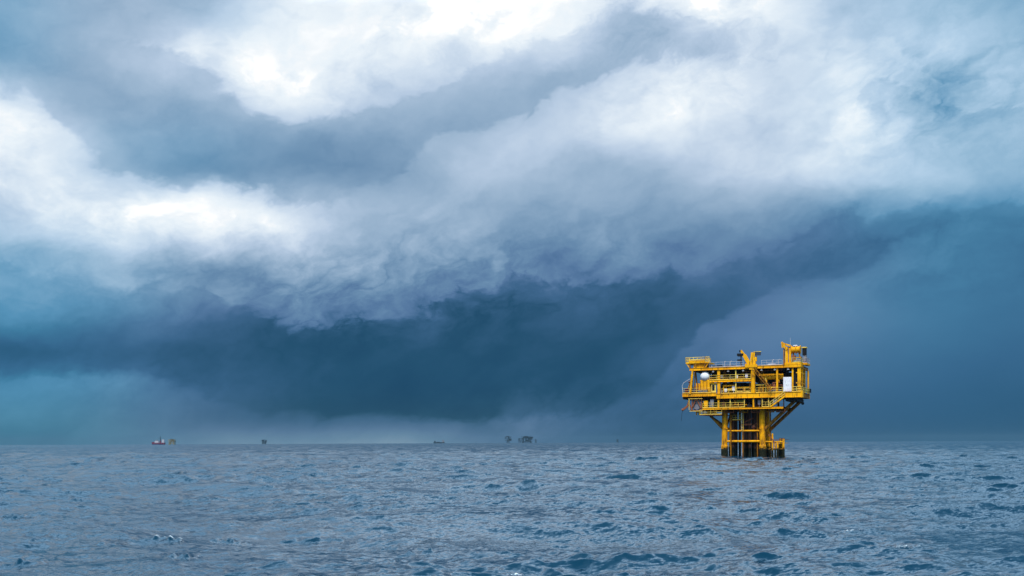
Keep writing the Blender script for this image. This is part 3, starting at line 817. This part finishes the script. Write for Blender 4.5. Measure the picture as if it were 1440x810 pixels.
def pump(zx, y, z):
    x = X(zx, y); q = P('pump', rng2.choice(['rust', 'yellow_rust_shaded', 'grey', 'red']))
    q.box(x - .5, x + .5, y - .3, y + .3, z, z + .15); q.tube((x - .45, y, z + .5), (x + .2, y, z + .5), .3); q.tube((x + .2, y, z + .5), (x + .5, y, z + .5), .14)
    q.tube((x - .1, y, z + .7), (x - .1, y, z + 1.2), .09)
    fin(q, True)
for zx in (262, 285, 322, 345, 378, 420, 440, 468): pump(zx, YF + 1.0 + rng2.random(), ZZ)
for zx in (335, 360, 430, 480, 540, 560, 610, 640, 665): pump(zx, YF + 1.0 + rng2.random() * 2, ZM)
for zx in (320, 345, 425, 470, 488, 540): pump(zx, YF + 1.0 + rng2.random() * 2, ZC)
# dark boxes added inside each level to stand for the shade between decks
skid('shade_infill', 'dark', 318, 505, -2.6, 5, ZM, ZZ - .62)
skid('shade_infill', 'dark', 525, 686, -2.2, 5, ZM, Z(292))
skid('shade_infill', 'dark', 262, 500, -1.6, 4, ZZ, ZT - .75)
skid('shade_infill', 'dark', 525, 700, -1.8, 4, Z(285), ZT - .75)
skid('shade_infill', 'dark', 250, 470, -2.8, 4.5, ZC, ZM - 1.3)
skid('shade_infill', 'dark', 478, 596, -2.4, 4.5, ZC, ZM - 1.3)
# long pipe loops seen behind the main deck railing
for dz, mat in ((.0, 'yellow'), (-1.0, 'rail')):
    fin(P('pipe_loop', mat).pipe([(X(326), YF + .9, ZM), (X(326), YF + .9, Z(305) + dz), (X(400), YF + .9, Z(305) + dz), (X(400), YF + .9, Z(318) + dz), (X(495), YF + .9, Z(318) + dz)], .16), True)
fin(P('pipe_loop', 'yellow').pipe([(X(540), YF + .8, ZM), (X(540), YF + .8, Z(322)), (X(648), YF + .8, Z(322)), (X(648), YF + .8, ZM)], .13), True)

for zx, z_, h_ in ((268, ZM, 1.5), (345, ZM, 1.2), (392, ZM, 1.7), (455, ZM, 1.3), (556, ZM, 1.6), (598, ZM, 1.2), (636, ZM, 1.8), (330, ZC, 1.4), (402, ZC, 1.7), (440, ZC, 1.1), (545, ZC, 1.6), (320, ZZ, 1.2), (410, ZZ, 1.0), (470, ZZ, 1.3)):
    x = X(zx, YF + .8); q = P('instrument_panel', rng2.choice(['grey', 'white', 'rust', 'yellow_rust_shaded']))
    q.box(x - .3, x + .3, YF + .7, YF + .95, z_ + h_ * .35, z_ + h_); q.bar((x, YF + .85, z_), (x, YF + .85, z_ + h_ * .35), .1)
    fin(q)
for zx in (270, 360, 450, 560, 640, 720):
    x = X(zx); q = P('deck_light', 'grey_rail'); q.bar((x, YF - .1, ZT - .66), (x, YF - .1, ZT - .95), .06); q.box(x - .22, x + .22, YF - .2, YF, ZT - 1.1, ZT - .95)
    fin(q)
for zx in (318, 520, 690):
    x = X(zx); q = P('cable_tray', 'dark'); q.bar((x, YF + .5, ZC), (x, YF + .5, ZM - 1.15), .22); fin(q)
for zx, z_ in ((345, ZC - .42), (430, ZC - .42), (500, ZC - .42), (585, ZC - .42), (650, ZC - .42)):
    x = X(zx, -5); q = P('underdeck_pipe', rng2.choice(['yellow_rust_shaded', 'rust', 'dark'])); q.pipe([(x, -5.2, z_), (x, -5.2, z_ - .7), (x + 1.8, -5.2, z_ - .7), (x + 1.8, -5.2, z_)], .12); fin(q, True)

# --- left underside: drum, hose arm and cable
q = P('mooring_drum', 'grey'); q.tube((X(165), -5.6, Z(415)), (X(165), -3.4, Z(415)), .95, n=20); q.tube((X(165), -5.7, Z(415)), (X(165), -5.6, Z(415)), 1.15, n=20); q.tube((X(165), -3.4, Z(415)), (X(165), -3.3, Z(415)), 1.15, n=20)
dr_ = fin(q, True)
q = P('drum_frame', 'rust', dr_)
for zx0, zx1 in ((133, 165), (200, 165), (140, 140), (196, 196)):
    for y in (-6.0, -3.0): q.bar((X(zx0), y, Z(452)), (X(zx1), y, Z(378)), .22)
q.box(X(130), X(205), -6.1, -2.9, Z(456), Z(449)); fin(q)
q = P('hose_boom', 'rust')
q.bar((X(125), YF + .4, Z(385)), (X(113), YF + .4, Z(425)), .4); q.bar((X(113), YF + .4, Z(425)), (X(84), YF + .4, Z(447)), .45); q.ball((X(84), YF + .4, Z(446)), .32)
q.bar((X(118), YF + .4, Z(400)), (X(140), YF + .4, Z(448)), .25)
hb = fin(q)
fin(P('hanging_cable', 'dark', hb).pipe([(X(84), YF + .4, Z(448)), (X(78), YF + .4, Z(475)), (X(76), YF + .4, Z(515))], .035))
fin(P('hanger_frame', 'rail').bar((X(120), YF, Z(380)), (X(205), YF, Z(380)), .12).bar((X(125), YF, Z(380)), (X(125), YF, Z(448)), .12).bar((X(127), YF, Z(456)), (X(205), YF, Z(456)), .12))

# --- staircase from the cellar deck up to the main deck
sa, sb = Vector((X(612), YF - .1, ZC)), Vector((X(700), YF - .1, ZM - .9))
st_ = P('staircase', 'yellow')
for y in (YF - .15, YF + .95): st_.bar((sa.x, y, sa.z), (sb.x, y, sb.z), .08, .32)
n = 16
for i in range(n):
    p = sa.lerp(sb, (i + .5) / n); st_.box(p.x - .14, p.x + .14, YF - .08, YF + .9, p.z - .02, p.z + .03)
st_ = fin(st_)
q = P('handrail', 'rail', st_)
for hh in (.55, 1.1): q.bar((sa.x, YF - .2, sa.z + hh), (sb.x, YF - .2, sb.z + hh), .1)
for i in range(6):
    p = sa.lerp(sb, i / 5); q.bar((p.x, YF - .2, p.z), (p.x, YF - .2, p.z + 1.1), .09)
fin(q)
q = P('stair_landing', 'dark'); q.box(X(606), X(692), YF + .2, YF + 1.6, ZC - .3, ZC - .16); fin(q)

# --- centre: crane pedestal with its V-shaped head, two solar panels, stowed lattice boom
fin(P('crane_pedestal', 'yellow').tube((X(507), YF + .3, ZM), (X(507), YF + .3, Z(150)), .48, n=18), True)
q = P('crane_head', 'yellow')
q.bar((X(500), YF + .2, Z(205)), (X(456), YF + .2, Z(126)), .8); q.bar((X(498), YF + .2, Z(215)), (X(510), YF + .2, Z(112)), .85)
q.bar((X(470), YF + .2, Z(172)), (X(470), YF + .2, Z(140)), .5); q.bar((X(462), YF, Z(192)), (X(534), YF, Z(192)), .7)
q.bar((X(478), YF + .1, Z(190)), (X(522), YF + .1, Z(165)), .5); q.bar((X(460), YF + .1, Z(182)), (X(500), YF + .1, Z(182)), .35)
q.box(X(486), X(524), YF - .2, YF + .9, Z(205), Z(168)); q.box(X(494), X(530), YF - .1, YF + .8, Z(165), Z(140))
q.bar((X(460), YF + .1, Z(130)), (X(436), YF + .1, Z(98)), .5)
ch = fin(q)
fin(P('hook_block', 'dark', ch).box(X(428), X(436), YF - .3, YF + .2, Z(108), Z(96)))
fin(P('counterweight', 'dark').box(X(414), X(452), YF - .2, YF + 1.4, Z(130), Z(115)))
fin(P('counterweight_post', 'yellow_rust_shaded').bar((X(434), YF + .6, Z(193)), (X(434), YF + .6, Z(130)), .22))
fin(P('floodlight', 'dark').box(X(414), X(440), YF, YF + .6, Z(158), Z(150)))
sp_ = P('solar_panel', 'solar')
sp_.bar((X(533), YF - .1, Z(130)), (X(531), YF + .55, Z(108)), 1.75, .10)
sp_ = fin(sp_)
fin(P('panel_frame', 'rail', sp_).bar((X(508), YF + .6, Z(106.5)), (X(555), YF + .6, Z(106.5)), .12).bar((X(526), YF + .6, Z(150)), (X(526), YF + .6, Z(120)), .16))
bm_ = P('lattice_boom', 'yellow_rust_shaded')
a, b = Vector((X(520), YF - .6, Z(215))), Vector((X(622), YF - .6, Z(340)))
dirn = (b - a).normalized(); nrm = Vector((-dirn.z, 0, dirn.x)) * .32
for s_ in (-1, 1):
    for y in (-.3, .3): bm_.tube(a + nrm * s_ + Vector((0, y, 0)), b + nrm * s_ * .6 + Vector((0, y, 0)), .07, n=6)
n = 14
for i in range(n):
    p = a.lerp(b, i / n); r_ = a.lerp(b, (i + 1) / n); s_ = 1 if i % 2 else -1
    for y in (-.3, .3): bm_.tube(p + nrm * s_ * .9 + Vector((0, y, 0)), r_ - nrm * s_ * .8 + Vector((0, y, 0)), .04, n=5)
bm_ = fin(bm_, True)
fin(P('machine_tray', 'dark').box(X(262), X(312), YF + .5, YF + 2, ZT, Z(182)))
fin(P('top_deck_locker', 'dark').box(X(222), X(246), YF + .4, YF + 1.6, ZT, Z(174)))
fin(P('top_deck_locker', 'white').box(X(250), X(275), YF + 1.4, YF + 2.2, ZT, Z(184)))
fin(P('top_deck_skid', 'dark').box(X(288), X(318), YF + .8, YF + 2.2, ZT, Z(180)))
fin(P('top_deck_skid', 'white').box(X(592), X(640), YF + 1.0, YF + 1.8, ZT, Z(181)))
fin(P('top_deck_skid', 'yellow_rust_shaded').box(X(340), X(400), YF + 1.0, YF + 2.4, ZT, Z(184)))
for zx in (330, 365, 620, 655): fin(P('vent_pipe', 'grey_rail').pipe([(X(zx), YF + 1.5, ZT), (X(zx), YF + 1.5, ZT + 1.3), (X(zx) + .3, YF + 1.5, ZT + 1.45)], .07), True)

# --- right: tower with drum, bracket, mast and cabinet
fin(P('tower_column', 'yellow').box(X(702), X(718), YF, YF + .7, ZT, Z(86)))
fin(P('tower_column', 'yellow').box(X(722), X(736), YF + .2, YF + .9, ZT, Z(88)))
fin(P('tower_column', 'yellow_rust_shaded').box(X(690), X(697), YF + .2, YF + .8, ZT - .6, Z(95)))
q = P('tower_arm', 'yellow')
q.bar((X(712), YF + .1, Z(104)), (X(683), YF + .1, Z(62)), .5); q.bar((X(682), YF + .1, Z(56)), (X(686), YF + .1, Z(92)), .32); q.bar((X(690), YF + .1, Z(66)), (X(735), YF + .1, Z(82)), .35)
fin(q)
fin(P('tower_platform', 'yellow').box(X(700), X(796), YF - .1, -2, Z(206), Z(180)))
railing([(X(740), YF - .1, Z(180)), (X(795), YF - .1, Z(180)), (X(795), -2, Z(180))], 'rail', 1.0, .8)
q = P('winch_drum', 'yellow'); q.tube((X(738), YF + .9, Z(104)), (X(790), YF + .9, Z(104)), .72, n=20)
for zx in (738, 764, 790): q.tube((X(zx) - .06, YF + .9, Z(104)), (X(zx) + .06, YF + .9, Z(104)), .95, n=20)
wd = fin(q, True)
fin(P('drum_frame', 'yellow_rust_shaded', wd).bar((X(742), YF + .9, Z(180)), (X(750), YF + .9, Z(110)), .3).bar((X(792), YF + .9, Z(180)), (X(780), YF + .9, Z(110)), .3).bar((X(745), YF + .9, Z(150)), (X(800), YF + .9, Z(150)), .25))
fin(P('drum_cover', 'white', wd).box(X(748), X(772), YF + .4, YF + 1.3, Z(82), Z(77)))
fin(P('winch_motor', 'rust').box(X(742), X(762), YF + .3, YF + 1.2, Z(165), Z(138)))
fin(P('winch_motor', 'grey').box(X(770), X(796), YF + .5, YF + 1.2, Z(178), Z(160)))
fin(P('antenna_mast', 'grey_rail').tube((X(731), YF + .4, Z(100)), (X(731), YF + .4, Z(34)), .05, .03, 8), True)
q = P('control_cabinet', 'dark'); q.box(X(805, -3), X(826, -3), -3, -1.6, Z(132), Z(90)); cb_ = fin(q)
fin(P('cabinet_roof', 'rail', cb_).box(X(801, -3), X(830, -3), -3.2, -1.4, Z(89.5), Z(83)))
fin(P('cabinet_stand', 'grey', cb_).box(X(812, -3), X(828, -3), -2.9, -1.7, Z(178), Z(133)))
railing([(X(800, -3.5), -3.5, Z(178)), (X(832, -3.5), -3.5, Z(178)), (X(832, -3.5), 1, Z(178))], 'grey_rail', 1.1, .7)
fin(P('tower_deck', 'yellow').box(X(796) + .02, X(834, -3.5), -3.6, 1.2, Z(190), Z(179)))

# --- right end of the main deck
fin(P('end_plate', 'yellow').box(xR + .02, xR + .28, YF, -4, Z(386), Z(345)))
q = P('hanging_lamp', 'dark'); q.bar((X(806, -3), -3, ZM - 1.1), (X(806, -3), -3, Z(410)), .1); q.ball((X(806, -3), -3, Z(418)), .35)
fin(q, True)
fin(P('underdeck_shade_box', 'dark').box(X(700), X(770), YF + .6, 4, ZM - 2.0, ZM - 1.35))  # dark box put in for the shaded gap below the right deck

# --- the white cabinet standing on the main deck (a thing of its own)
wc = empty('storage_cabinet', rig.matrix_basis @ Vector((X(713), YF + .95, ZM + .004)), -TH)
bpy.context.view_layer.update()
wc.location = rig.matrix_world @ Vector((X(713), YF + .95, ZM + .004))
tag(wc, 'tall white storage cabinet standing on the platform main deck near its right end', 'cabinet')
wq = (X(738) - X(688)) / 2; hq = Z(264) - ZM
MB().box(-wq, wq, -.55, .55, 0.12, hq).build('cabinet_body', M['white'], wc)
MB().box(-wq, wq, -.57, .57, 0, .116).build('cabinet_base', M['rust'], wc)
for s_ in (-1, 1):
    dd = MB().box(s_ * .04, s_ * (wq - .06), -.60, -.553, .2, hq - .1).build('cabinet_door', M['white'], wc)
    MB().box(s_ * .12, s_ * .17, -.64, -.603, hq * .4, hq * .55).build('door_handle', M['grey'], dd)
HAZE_D, HAZE_COL = 5.5e-5, (0.16, 0.27, 0.34, 1)
# ------------------------------------------------------------------ ships and platforms near the horizon
def far_root(name, px, dist, label, cat, group=None, rz=0):
    o = empty(name, ((px - 720) / FPX * dist, dist, 0), rz)
    return tag(o, label, cat, group)
def F(name, mat, root): 
    mb = MB(); mb._n = name; mb._m = mat; mb._p = root; return mb

# red supply vessel with white superstructure
D = 4200.; s = D / FPX
v = far_root('supply_vessel', 223, D, 'small red hulled supply vessel with white superstructure far off at the left horizon', 'ship')
hl_ = 9.2 * s
q = F('hull', 'red', v)
q.prism([(-hl_, 11), (-hl_ * .86, -2), (hl_ * .9, -2), (hl_, 8.5), (hl_ * .55, 8.5), (-hl_ * .55, 7.5), (-hl_ * .62, 12)], -6, 6)
fin(q)
q = F('boot_stripe', 'navy', v); q.prism([(-hl_ * .88, 0.3), (-hl_ * .9, 3.5), (hl_ * .93, 3.5), (hl_ * .9, .3)], -6.1, 6.1); fin(q)
q = F('superstructure', 'far_white', v)
q.box(-hl_ * .55, hl_ * .05, -5, 5, 7.5, 15); q.box(-hl_ * .42, -hl_ * .05, -4.5, 4.5, 15, 19.5); q.box(hl_ * .55, hl_ * .9, -5, 5, 8.5, 22)
sup = fin(q)
fin(F('bridge_window', 'glass', sup).box(-hl_ * .41, -hl_ * .06, -4.6, -4.5, 16.5, 18.2))
fin(F('funnel', 'red', v).box(hl_ * .2, hl_ * .36, -2, 2, 7.8, 17))
fin(F('crane_mast', 'far_grey', v).tube((hl_ * .3, 0, 17), (hl_ * .3, 0, 36), 1.4, .8).bar((hl_ * .3, 0, 26), (hl_ * .05, 0, 30), 1.2))

def far_platform(name, px, D, w, h, label, mat, group, levels=3, legw=.62, topw=1.0, clutter=4, seed=1, legsmat=None, cx=0.0, root=None, dkf=.42):
    g = random.Random(seed)
    s = D / FPX; W_ = w * s; H = h * s
    v = root or far_root(name, px, D, label, 'offshore platform', group)
    dk = H * dkf
    for sx in (-1, 1):
        for y in (-W_ * .28, W_ * .28):
            fin(F('leg', legsmat or mat, v).tube((cx + sx * W_ * .5 * legw, y, -3), (cx + sx * W_ * .5 * legw * .85, y, dk), W_ * .045 + .5, n=8))
    q = F('leg_bracing', legsmat or mat, v)
    for sx in (-1, 1): q.bar((cx - sx * W_ * .5 * legw, -W_ * .28, 3), (cx + sx * W_ * .5 * legw * .85, -W_ * .28, dk), W_ * .02 + .5)
    q.bar((cx - W_ * .5 * legw, -W_ * .28, dk * .45), (cx + W_ * .5 * legw, -W_ * .28, dk * .45), W_ * .02 + .6); fin(q)
    for i in range(levels):
        z = dk + (H * .8 - dk) * i / max(1, levels - 1)
        ww = W_ * .5 * (topw if i else topw * .88)
        fin(F('deck', mat, v).box(cx - ww, cx + ww, -W_ * .35, W_ * .35, z, z + H * .045 + .3))
    q = F('deck_modules', 'far_grey', v)
    for i in range(clutter * (levels - 1)):
        lv_ = i % (levels - 1); z = dk + (H * .8 - dk) * lv_ / max(1, levels - 1) + H * .05 + .32
        x = cx + g.uniform(-.4, .3) * W_; q.box(x, x + g.uniform(.1, .28) * W_ * .8, g.uniform(-.3, -.1) * W_, g.uniform(.1, .3) * W_, z, z + (H * .8 - dk) / (levels - 1) * g.uniform(.5, .85))
    fin(q)
    q = F('topside_mast', 'far_grey', v); x = cx + g.uniform(-.3, .3) * W_
    q.bar((x, 0, H * .8), (x, 0, H), W_ * .03 + .4); q.box(cx - W_ * .25, cx + W_ * .1, -W_ * .2, W_ * .2, H * .84, H * .93); fin(q)
    return v
GP = 'platforms far off along the horizon'
far_platform('offshore_platform', 242, 4000, 9, 8.6, 'small yellowish platform on the horizon just right of the red ship', 'far_yellow', GP, 4, .8, 1.0, 3, 2)
far_platform('offshore_platform', 371.3, 5600, 7.5, 6.8, 'small dark four legged platform alone on the left horizon between ship and centre', 'far_grey', GP, 3, .5, 1.0, 6, 3, dkf=.3)
far_platform('offshore_platform', 714.5, 6500, 10, 10.5, 'dark platform on the horizon just left of the widest platform complex', 'far_grey', GP, 3, .3, 1.0, 6, 5, dkf=.3)
v = far_platform('offshore_platform', 741.0, 6500, 17, 10.5, 'widest dark platform complex on the horizon near the centre of the picture', 'far_grey', GP, 4, .72, 1.0, 12, 6, dkf=.2)
s = 6500 / FPX
far_platform('', 0, 6500, 6, 7.2, '', 'far_grey', None, 3, .5, 1.0, 3, 7, cx=-9.8 * s, root=v)
far_platform('', 0, 6500, 3.4, 5.6, '', 'far_grey', None, 3, .5, 1.0, 2, 8, cx=12.5 * s, root=v)
fin(F('link_bridge', 'far_grey', v).box(8.2 * s, 11 * s, -2, 2, 4.2 * s, 4.5 * s))
far_platform('offshore_platform', 868.5, 7200, 3.6, 5.0, 'tiny faint platform on the horizon between the dark complex and the yellow platform', 'far_grey', GP, 3, .5, 1.0, 3, 9)
# long low vessel
D = 7000.; s = D / FPX
v = far_root('cargo_ship', 617.5, D, 'long low faint grey ship on the horizon left of the dark platforms', 'ship')
hl_ = 8 * s
q = F('hull', 'far_grey', v); q.prism([(-hl_, 9), (-hl_ * .92, -2), (hl_ * .95, -2), (hl_, 8), (-hl_ * .6, 7)], -9, 9); fin(q)
sup = fin(F('superstructure', 'grey', v).box(hl_ * .55, hl_ * .88, -7, 7, 7.7, 20).box(hl_ * .6, hl_ * .8, -6, 6, 20, 24))
fin(F('deck_house', 'far_grey', v).box(-hl_ * .85, -hl_ * .6, -6, 6, 7.6, 17))
fin(F('deck_cargo', 'far_grey', v).box(-hl_ * .45, hl_ * .1, -6, 6, 7.2, 11))

# ------------------------------------------------------------------ haze: the moist air over the sea
hz = MB(); R_ = 9400
hz.box(-R_, R_, -R_, R_, -6.0, 54)
hm = bpy.data.materials.new('haze_air'); hm.use_nodes = True
ht = NT(hm.node_tree)
for n in list(ht.n):
    if n.type == 'BSDF_PRINCIPLED': ht.n.remove(n)
pv = ht.node('ShaderNodeVolumePrincipled')
pv.inputs['Color'].default_value = HAZE_COL; pv.inputs['Density'].default_value = HAZE_D
pv.inputs['Anisotropy'].default_value = 0.0
out = next(n for n in ht.n if n.type == 'OUTPUT_MATERIAL')
ht.l.new(pv.outputs[0], out.inputs['Volume'])
if HAZE_D > 0:
    ho = hz.build('haze', hm); tag(ho, kind='stuff')
